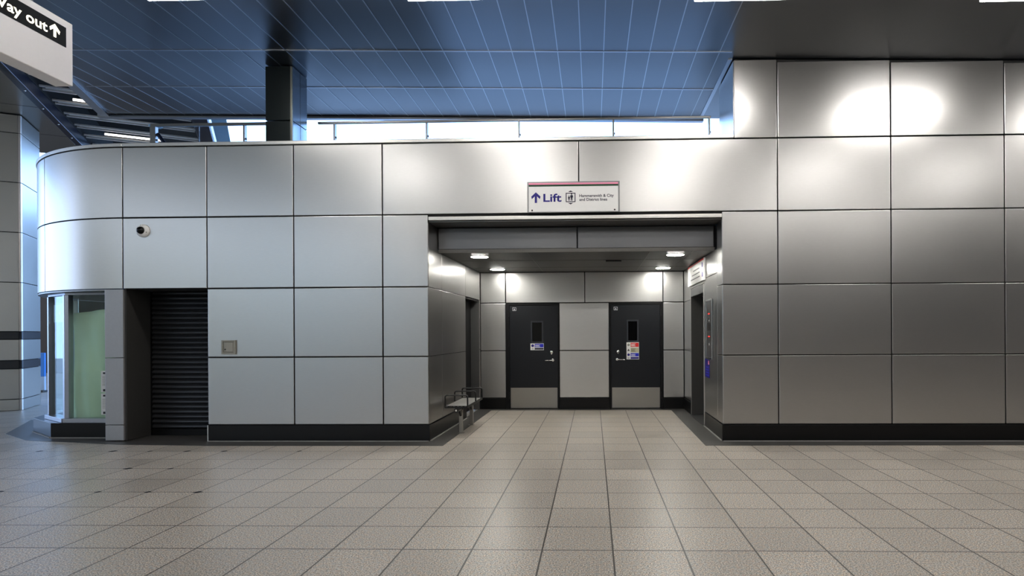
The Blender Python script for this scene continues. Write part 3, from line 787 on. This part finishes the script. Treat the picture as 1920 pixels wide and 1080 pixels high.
# ------------------------------------------------------------------ lift sign over the alcove
t = thing('lift_sign', 'white sign with pink and green stripes reading Lift over alcove', 'sign', (0, F - 0.003, 0))
SX0, SX1, SZ0, SZ1 = -0.904, 0.379, 3.182, 3.612
bx('frame', M['steel_dark'], t, SX0, SX1, -0.040, 0.0, SZ0, SZ1, 0.003)
bx('face', M['white'], t, SX0 + 0.022, SX1 - 0.022, -0.046, -0.0401, SZ0 + 0.012, SZ1 - 0.018)
bx('pink_stripe', M['pink'], t, SX0 + 0.022, SX1 - 0.022, -0.0485, -0.0461, SZ1 - 0.043, SZ1 - 0.020)
bx('green_stripe', M['green'], t, SX0 + 0.022, SX1 - 0.022, -0.0485, -0.0461, SZ1 - 0.068, SZ1 - 0.0435)
fm = lambda x, z: frame_mtx((x, -0.0462, z), (1, 0, 0), (0, 0, 1))
flat_shape('arrow', [(x * 0.140, y * 0.146) for x, y in ARROW], M['navy'], t, fm(-0.783, 3.318))
text('Lift', M['navy'], t, fm(-0.679, 3.334), width=0.252, height=0.112, bold=0.022)
text('Hammersmith & City', M['ink'], t, fm(-0.180, 3.392), width=0.475, height=0.040, bold=0.018)
text('and District lines', M['ink'], t, fm(-0.180, 3.340), width=0.385, height=0.040, bold=0.018)
pic = MB(); cx, cz, hw, hh, e = -0.301, 3.388, 0.067, 0.064, 0.011
for a in ((cx - hw, cx - hw + e, cz - hh, cz + hh), (cx + hw - e, cx + hw, cz - hh, cz + hh), (cx - hw + e, cx + hw - e, cz + hh - e, cz + hh), (cx - hw + e, cx + hw - e, cz - hh, cz - hh + e)):
    pic.box(a[0], a[1], -0.0482, -0.0462, a[2], a[3])
for s in (1, -1):
    a = [(cx - 0.034, cz + s * (hh + 0.012)), (cx + 0.034, cz + s * (hh + 0.012)), (cx, cz + s * (hh + 0.032))]
    pic.hexa([(x, -0.0482, z) for x, z in a], [(x, -0.0462, z) for x, z in a])
for px, sc in ((cx - 0.022, 0.72), (cx + 0.014, 1.0)):   # two little standing figures
    pic.cyl((px, -0.0482, cz - 0.045 + 0.092 * sc), 'y', 0.010 * sc, 0.010 * sc, 0.002, 14)
    a = [(-0.012, 0), (-0.003, 0), (-0.001, 0.03), (0.001, 0.03), (0.003, 0), (0.012, 0), (0.012, 0.045), (0.02, 0.045), (0.016, 0.078), (-0.016, 0.078), (-0.02, 0.045), (-0.012, 0.045)]
    pic.hexa([(px + x * sc, -0.0482, cz - 0.045 + z * sc) for x, z in a], [(px + x * sc, -0.0462, cz - 0.045 + z * sc) for x, z in a])
pic.build('lift_pictogram', M['ink'], t)
for x in (-0.836, 0.308):
    mb = MB(); mb.cyl((x, -0.0461, 3.214), (0, -1, 0), 0.012, 0.010, 0.004, 16); mb.build('screw', M['black'], t)

# ------------------------------------------------------------------ dome camera and access box on the wall
t = thing('dome_camera', 'white round security camera with black dome on steel wall', 'security camera', (-6.379, F - 0.002, 2.995))
mb = MB(); mb.lathe((0, 0, 0), '-y', [(0.092, 0), (0.092, 0.014), (0.084, 0.030), (0.066, 0.046), (0.054, 0.050)], 40); mb.build('housing', M['white'], t, smooth=True)
mb = MB(); mb.lathe((0, -0.0502, 0), '-y', [(0.053, 0), (0.052, 0.012), (0.044, 0.030), (0.028, 0.043), (0.010, 0.049)], 32); mb.build('dome', M['glass_dark'], t, smooth=True)
for a in (100, 220, 340):
    mb = MB(); mb.cyl((0.075 * math.cos(R(a)), -0.037, 0.075 * math.sin(R(a))), (0, -1, 0), 0.007, 0.006, 0.006, 12); mb.build('screw', M['boxgrey'], t)
t = thing('access_box', 'small square grey key box low on the steel wall', 'wall box', (-5.148, F - 0.002, 1.336))
mb = MB(); mb.box(-0.10, 0.10, -0.012, 0, -0.10, 0.10)
for a in ((-0.10, -0.078, -0.10, 0.10), (0.078, 0.10, -0.10, 0.10), (-0.078, 0.078, 0.078, 0.10), (-0.078, 0.078, -0.10, -0.078)): mb.box(a[0], a[1], -0.026, -0.012, a[2], a[3])
mb.build('frame', M['boxgrey'], t, bevel=0.002)
bx('lid', M['boxgrey'], t, -0.066, 0.064, -0.022, -0.0121, -0.066, 0.066, 0.004)
mb = MB(); mb.cyl((-0.046, -0.0221, -0.03), (0, -1, 0), 0.011, 0.010, 0.004, 16); mb.build('lock', M['black'], t)

# ------------------------------------------------------------------ bench
t = thing('bench', 'steel perforated bench with black arm loops against alcove wall', 'bench', (-2.012, 9.50, 0.0))
SY0, SY1 = -0.585, 0.60
mb = MB()
n = 26
for i in range(n):                                   # perforated seat: cross bars between solid rims
    y = SY0 + 0.02 + (SY1 - SY0 - 0.04) * i / n
    mb.box(-0.155, 0.155, y, y + 0.026, 0.438, 0.446)
for i in range(6):
    x = -0.155 + i * 0.055; mb.box(x, x + 0.028, SY0, SY1, 0.436, 0.4445)
mb.build('seat', M['trim'], t)
mb = MB(); mb.box(-0.172, -0.156, SY0, SY1, 0.415, 0.450); mb.box(0.156, 0.172, SY0, SY1, 0.415, 0.450)
mb.box(-0.156, 0.156, SY0, SY0 + 0.018, 0.415, 0.450); mb.box(-0.156, 0.156, SY1 - 0.018, SY1, 0.415, 0.450); mb.build('seat_rim', M['black'], t, bevel=0.003)
def loop_pts(y):
    p = []; w, z0, z1, r = 0.165, 0.425, 0.605, 0.030
    p.append((-w, y, z0))
    for k in range(6): a = math.pi - k * math.pi / 10; p.append((-w + r + r * math.cos(a), y, z1 - r + r * math.sin(a)))
    for k in range(6): a = math.pi / 2 - k * math.pi / 10; p.append((w - r + r * math.cos(a), y, z1 - r + r * math.sin(a)))
    p.append((w, y, z0)); return p
for y in (-0.578, 0.04, 0.592): MB().tube(loop_pts(y), 0.0115, 10).build('arm_loop', M['black'], t, smooth=True)
MB().tube([(0, SY0 - 0.01, 0.385), (0, 0, 0.385), (0, SY1, 0.385)], 0.032, 18).build('beam', M['black'], t, smooth=True)
MB().cyl((0, SY0 - 0.0105, 0.385), (0, -1, 0), 0.018, 0.014, 0.012, 18).build('end_cap', M['chrome'], t)
for y in (-0.27, 0.53):
    lg = bx('leg', M['kick'], t, -0.028, 0.028, y - 0.026, y + 0.026, 0.006, 0.36, 0.005)
    bx('foot_plate', M['kick'], lg, -0.05, 0.05, y - 0.05, y + 0.05, 0.0035, 0.0058)
    MB().tube([(0, y - 0.10, 0.37), (0, y - 0.06, 0.30), (0, y - 0.026, 0.27)], 0.016, 10).build('brace', M['black'], lg, smooth=True)
    bx('clamp', M['black'], lg, -0.04, 0.04, y - 0.035, y + 0.035, 0.361, 0.414)

# ------------------------------------------------------------------ hall ceiling
YE = 10.90
EDG = lambda y: -8.80 + (YE - y) * 0.43               # skewed left edge
ce = MB()
def slab(pts, dz0, dz1):
    ce.hexa([(x, y, zceil(x) + dz0) for x, y in pts], [(x, y, zceil(x) + dz1) for x, y in pts])
slab([(EDG(YE), YE), (EDG(-15), -15), (14, -15), (14, YE)], 0.0, 0.28)
ce.mi = 1
for k in range(-9, 3):
    y = 7.055 + 1.275 * k
    if k == 0: continue
    ye0 = EDG(y) + 0.12
    xe = 1.9 if y > 7.1 else 13.8
    slab([(ye0, y - 0.016), (xe, y - 0.016), (xe, y + 0.016), (ye0, y + 0.016)], -0.006, 0.001)
for i in range(-29, 42):
    x = 0.165 + 0.314 * i
    if x > 1.80: continue
    ymin = max(2.0, YE - (x - (-8.80)) / 0.43 + 0.2) if x < EDG(2.0) else 2.0
    ymin = 2.0 if x > EDG(2.0) else YE - (x + 8.80) / 0.43
    if x < -8.7: continue
    ymax = YE - 0.03
    slab([(x - 0.006, ymin), (x + 0.006, ymin), (x + 0.006, ymax), (x - 0.006, ymax)], -0.004, 0.001)
slab([(1.895, 8.54), (1.95, 8.54), (1.95, YE - 0.02), (1.895, YE - 0.02)], -0.012, 0.001)      # deep trim running in depth
ce.mi = 2
slab([(EDG(7.05) + 0.3, 6.62), (13.8, 6.62), (13.8, 7.00), (EDG(7.05) + 0.3, 7.00)], -0.0025, 0.001)
ce = tag(ce.build('ceiling', [M['ceil'], M['ceil_seam'], M['slot']]), 'blue grey glossy metal panel ceiling of the hall', 'ceiling', kind='structure')
mb = MB()
def eslab(pts, dz0, dz1): mb.hexa([(x, y, zceil(x) + dz0) for x, y in pts], [(x, y, zceil(x) + dz1) for x, y in pts])
eslab([(EDG(YE) - 0.22, YE + 0.002), (1.98, YE + 0.002), (1.98, YE + 0.10), (EDG(YE) - 0.25, YE + 0.10)], -0.045, 0.28)
mb.build('edge_trim', M['ceil_seam'], ce)
mb = MB()
eslab([(EDG(YE) - 0.16, YE + 0.002), (EDG(0) - 0.16, 0), (EDG(0) - 0.002, 0), (EDG(YE) - 0.002, YE + 0.002)], -0.03, 0.28)
mb.build('edge_trim', M['ceil_seam'], ce)
mb = MB()
eslab([(EDG(YE) + 0.05, YE - 0.03), (1.86, YE - 0.03), (1.86, YE - 0.004), (EDG(YE) + 0.05, YE - 0.004)], -0.012, 0.0)
mb.build('shadow_gap', M['slot'], ce)

# linear ceiling lights, in two rows
proto = None
ROWS = [(6.70, [(-4.36, 'second'), (-1.39, 'third'), (1.80, 'fourth'), (4.90, 'fifth'), (8.0, 'sixth'), (11.1, 'seventh')]),
        (2.75, [(-4.36, 'first'), (-1.45, 'second'), (1.76, 'third'), (5.05, 'fourth'), (8.2, 'fifth'), (11.3, 'sixth')]),
        (-1.6, [(-1.2, ''), (1.9, ''), (5.0, ''), (8.1, '')]), (-6.0, [(1.9, '')])]
NAMES = {-4.36: 'left of the dark column', -1.39: 'above and left of the lift sign', 1.80: 'over the edge of the taller wall', 4.90: 'above the brightest panels of the right wall'}
for ry, xs in ROWS:
    for x, _n in xs:
        lab = ('linear ceiling light in the front slot ' + NAMES[x]) if (ry > 6 and x in NAMES) else 'added unseen ceiling light that brightens the left cladding'
        if ry > 6 and x not in NAMES: lab = 'linear ceiling light in the front slot beyond the right edge'
        grp = 'linear ceiling lights'
        if proto is None:
            proto = thing('ceiling_light', lab, 'ceiling light', (x, ry, zceil(x)), group=grp)
            mb = MB(); mb.box(-0.68, 0.68, -0.12, 0.12, -0.075, -0.055); [mb.box(q - 0.02, q + 0.02, -0.02, 0.02, -0.055, -0.002) for q in (-0.5, 0.5)]; mb.build('housing', M['trim'], proto)
            mb = MB(); mb.box(-0.66, 0.66, -0.10, 0.10, -0.135, -0.0755); mb.build('diffuser', M['lamp'], proto, bevel=0.006)
        else:
            t = copy_tree(proto); t.location = (x, ry, zceil(x)); t['label'] = lab
            if 0 < ry < 6: t.scale = (1, 0.5, 1)      # second row narrowed to weaken its streaks in the cladding

# ------------------------------------------------------------------ dark column rising through the low roof
t = thing('column', 'dark square steel column standing on the low roof to ceiling', 'column', (-4.57, 9.03, 4.192))
zt = zceil(-4.57) - 4.192 - 0.012
for z0, z1 in ((0.0, 0.44), (0.452, zt)):
    MB().box(-0.200, 0.165, -0.225, 0.24, z0, z1).build('shaft', M['column'], t, bevel=0.006)
bx('corner_strip', M['column_edge'], t, 0.166, 0.198, -0.226, -0.20, 0, zt, 0.004)
for y0, y1 in ((-0.199, 0.02), (0.028, 0.24)):
    for z0, z1 in ((0.0, 0.44), (0.452, zt)): bx('side_sheet', M['column_side'], t, 0.166, 0.196, y0, y1, z0, z1, 0.003)

# ------------------------------------------------------------------ glazed screen on the low roof
t = thing('glazed_screen', 'low glazed screen of slim dark posts along the roof edge', 'glass screen', (0, 9.62, 4.192))
H = 0.665
MB().box(-7.08, -4.78, -0.02, 0.02, H, H + 0.045).build('top_rail', M['steel_dark'], t, bevel=0.004)
MB().box(-4.36, 1.86, -0.02, 0.02, H, H + 0.035).build('top_rail', M['steel_dark'], t, bevel=0.004)
PX = [-7.03, -5.546, -4.091, -2.614, -1.15, 0.335, 1.832]
for i, x in enumerate(PX):
    wd = 0.09 if i == 0 else 0.028
    p = bx('post', M['steel_dark'], t, x - wd / 2, x + wd / 2, -0.035, 0.035, 0.0, H - 0.001, 0.003)
    for z in (0.12, 0.45): MB().cyl((x + wd / 2 + 0.001, 0, z), 'x', 0.016, 0.016, 0.012, 12).build('glass_clamp', M['black'], p)
for a, b in zip(PX, PX[1:]):
    if a < -5 and b > -5:
        continue
    m_ = (a + b) / 2
    for x0, x1 in ((a + 0.05, m_ - 0.004), (m_ + 0.004, b - 0.05)): bx('pane', M['glass_clear'], t, x0, x1, -0.005, 0.005, 0.03, H - 0.01)
bx('pane', M['glass_clear'], t, -5.51, -4.80, -0.005, 0.005, 0.03, H - 0.01)
MB().tube([(-6.97, 0.0, 0.55), (-6.75, 0.0, 0.25), (-6.60, 0.0, 0.0)], 0.03, 8).build('brace', M['beam'], t)

# ------------------------------------------------------------------ Way out sign
t = thing('way_out_sign', 'hanging white sign box with lit Way out lettering', 'sign', (-3.9, 4.49, 3.388))
bx('box', M['sign_face'], t, -0.135, 0.0, -1.70, 0.0, 0.0, 0.466, 0.006)
bx('black_panel', M['sign_black'], t, 0.0005, 0.004, -1.55, -0.063, 0.264, 0.410)
wm = frame_mtx((0.0042, -0.652, 0.302), (0, 1, 0), (0, 0, 1))
text('Way out', M['sign_lit'], t, wm, width=0.432, height=0.074, bold=0.018)
flat_shape('arrow', [(x * 0.092, y * 0.094) for x, y in ARROW], M['sign_lit'], t, frame_mtx((0.0042, -0.160, 0.296), (0, 1, 0), (0, 0, 1)))
for y in (-0.28, -1.42):
    for dx in (-0.085, -0.05): MB().tube([(dx, y, 0.467), (dx, y, 1.0), (dx, y, zceil(-3.9) - 3.388 - 0.002)], 0.006, 8).build('hanger_rod', M['steel_dark'], t)

# ------------------------------------------------------------------ left wing: column, soffit, beam, slat ceiling
A = R(28.5); sd = Vector((-math.sin(A), math.cos(A))); fd = Vector((math.cos(A), math.sin(A)))   # in depth / across
t = thing('steel_column', 'large square steel clad column with two dark bands at left', 'column', (-11.60, 12.10, 0), A)
# local x across (negative = left), local y in depth
z = [0.0, 0.23, 0.845, 1.015, 1.44, 1.60, 2.595, 3.61, 4.62, 5.62, 5.99]
bx('core', M['core'], t, -1.46, -0.03, 0.03, 1.12, 0.0, 5.99)
for i in range(len(z) - 1):
    band = i in (2, 4)
    m_ = M['band'] if band else (M['left_steel'])
    g = 0.006
    bx('band' if band else 'cladding_panel', m_, t, -1.45, -0.05, 0.0, 0.028, z[i] + g, z[i + 1] - g, 0.004)
    bx('band' if band else 'cladding_panel', m_, t, -0.028, 0.0, 0.05, 1.14, z[i] + g, z[i + 1] - g, 0.004)
    MB().prism([(-0.046, 0.0), (-0.012, 0.006), (-0.004, 0.014), (0.0, 0.046), (-0.028, 0.046), (-0.046, 0.028)], z[i] + g, z[i + 1] - g).build('corner_piece', M['trim'] if not band else M['band'], t)
Lp = lambda s, o, : Vector((-9.914, 9.97)) + sd * s + fd * o     # along the beam line
sf = MB()
a, b = Lp(-28, 0), Lp(5.8, 0)
sf.prism([a, b, b - fd * 9, a - fd * 9], 6.0, 6.08)
sf.mi = 1
for s in (2.0, 4.0): sf.prism([Lp(s, -0.03), Lp(s + 0.012, -0.03), Lp(s + 0.012, -8), Lp(s, -8)], 5.998, 6.001)
tag(sf.build('ceiling_left', [M['bulk'], M['slot']]), 'warm grey metal soffit joining the large column at left', 'ceiling', kind='structure')
be = MB(); be.prism([Lp(-28, 0.004), Lp(7.5, 0.004), Lp(7.5, 0.14), Lp(-28, 0.14)], 5.96, 6.20)
be = tag(be.build('edge_beam', M['beam'], bevel=0.01), 'dark navy steel edge beam between grey soffit and slatted ceiling', 'beam')
for s in (0.9, 1.9, 2.9, 3.9, 4.9): MB().cyl((*Lp(s, 0.08), 5.961), (0, 0, -1), 0.016, 0.012, 0.012, 10).build('bolt', M['trim'], be)
sl = MB(); sl.mi = 1
sl.prism([Lp(-28, 0.0), Lp(8.5, 0.0), Lp(8.5, 0.14), Lp(-28, 0.14)], 6.201, 6.95)
sl.prism([Lp(-28, 0.0), Lp(8.5, 0.0), Lp(8.5, 2.55), Lp(0.2, 2.55), Lp(-2.6, 5), Lp(-28, 7)], 6.95, 7.0)
sl.mi = 0
s = -9.0; k = 0
while s < 8.3:
    if k % 4 != 3:
        o1 = 4.8 if s < -2.6 else 2.50
        sl.prism([Lp(s, 0.145), Lp(s, o1), Lp(s + 0.05, o1), Lp(s + 0.05, 0.145)], 6.24 + (0.0 if k % 4 < 2 else 0.10), 6.27 + (0.0 if k % 4 < 2 else 0.10))
    s += 0.20; k += 1
tag(sl.build('ceiling_slats', [M['slat'], M['void']]), 'dark open ceiling of pale metal slats at upper left', 'ceiling', kind='structure')
be = MB(); be.prism([Lp(0.2, 2.56), Lp(8.5, 2.56), Lp(8.5, 2.86), Lp(0.2, 2.86)], 6.10, 7.0)
tag(be.build('edge_beam', M['beam'], bevel=0.01), 'grey blue beam at the right end of the slatted ceiling', 'beam')
ca = MB(); ca.prism([Lp(1.5, 2.90), Lp(8.5, 2.90), Lp(8.5, 3.2), Lp(1.5, 3.2)], 6.25, 6.29)
tag(ca.build('canopy', M['canopy']), 'pale blue canopy strip beyond the slatted ceiling', 'canopy')
for s, o0, o1, lab in ((4.20, 0.62, 1.75, 'lit fluorescent tube near the far end of the slatted ceiling'), (1.88, 0.55, 1.30, 'lit fluorescent tube in the slatted ceiling beside the sign')):
    tt = thing('fluorescent_tube', lab, 'light', (*Lp(s, o0), 6.21), A)
    MB().tube([(0, 0, 0), (o1 - o0, 0, 0)], 0.022, 12).build('tube', M['tube'], tt, smooth=True)
    bx('batten', M['trim'], tt, 0, o1 - o0, -0.02, 0.02, 0.022, 0.028)
tt = thing('ceiling_disc', 'small pale blue disc hanging under the slatted ceiling', 'ceiling fitting', (*Lp(3.15, 1.75), 6.22))
MB().lathe((0, 0, 0), 'z', [(0.12, 0), (0.14, 0.015), (0.13, 0.035)], 28).build('disc', M['canopy'], tt, smooth=True)

for s, o in ((-20.5, -2.5), (-18.5, -5.6), (-16.5, -8.3)):  # unseen lights added under the left soffit to brighten the left cladding
    t = copy_tree(proto); t.location = (*Lp(s, o), 6.0); t.rotation_euler.z = A; t.scale = (1, 1, 1)
    t['label'] = 'added unseen ceiling light that brightens the left cladding'

# blue sign post glimpsed in the gap between column and shop
t = thing('information_post', 'slim blue and white post in the gap beside steel column', 'post', (-14.87, 16.0, 0))
bx('blue_panel', M['sky_blue'], t, -0.16, 0.16, -0.03, 0.03, 0.42, 1.05, 0.01)
bx('white_panel', M['poster'], t, -0.16, 0.16, -0.029, 0.029, 0.05, 0.418)
bx('base', M['black'], t, -0.2, 0.2, -0.12, 0.12, 0.002, 0.048, 0.006)
mb = MB()
for k in range(3): mb.box(-0.03, 0.03, -0.034, -0.031, 0.50 + 0.15 * k, 0.60 + 0.15 * k)
mb.build('white_marks', M['white'], t)

# ------------------------------------------------------------------ the rest of the hall (seen in reflections and through gaps)
wb = MB(); wb.box(-8.5, 0.0, -15.3, -15.0, 0, 6.5); wb.box(-24, -8.5, -15.3, -15.0, 0, 6.5)  # left part coloured bright and warm to lift the left cladding's reflections
tag(wb.build('wall_hall_back', M['hall_wall']), 'plain cream wall at the far left end of the hall', 'wall', kind='structure')
wb = MB(); wb.box(0.0, 14.2, -15.3, -15.0, 0, 6.5)  # right part coloured darker to lower the right cladding's reflections
tag(wb.build('wall_hall_end', M['hall_dim']), 'darker coloured wall at the far right end of the hall', 'wall', kind='structure')
wb = MB(); wb.box(14.0, 14.2, -15, 8.4, 0, 6.0)
tag(wb.build('wall_hall_right', M['hall_dim']), 'darker coloured wall at the right end of the hall', 'wall', kind='structure')
wb = MB(); wb.box(-21.2, -21.0, -15, 3.6, 0, 6.5)
tag(wb.build('wall_hall_left', M['hall_wall']), 'plain pale wall at the left end of the hall', 'wall', kind='structure')
wb = MB(); wb.box(-30, -11.5, 24.0, 24.3, 0, 6.0)
tag(wb.build('wall_far', M['far_wall']), 'dark far wall glimpsed between the column and the shop', 'wall', kind='structure')
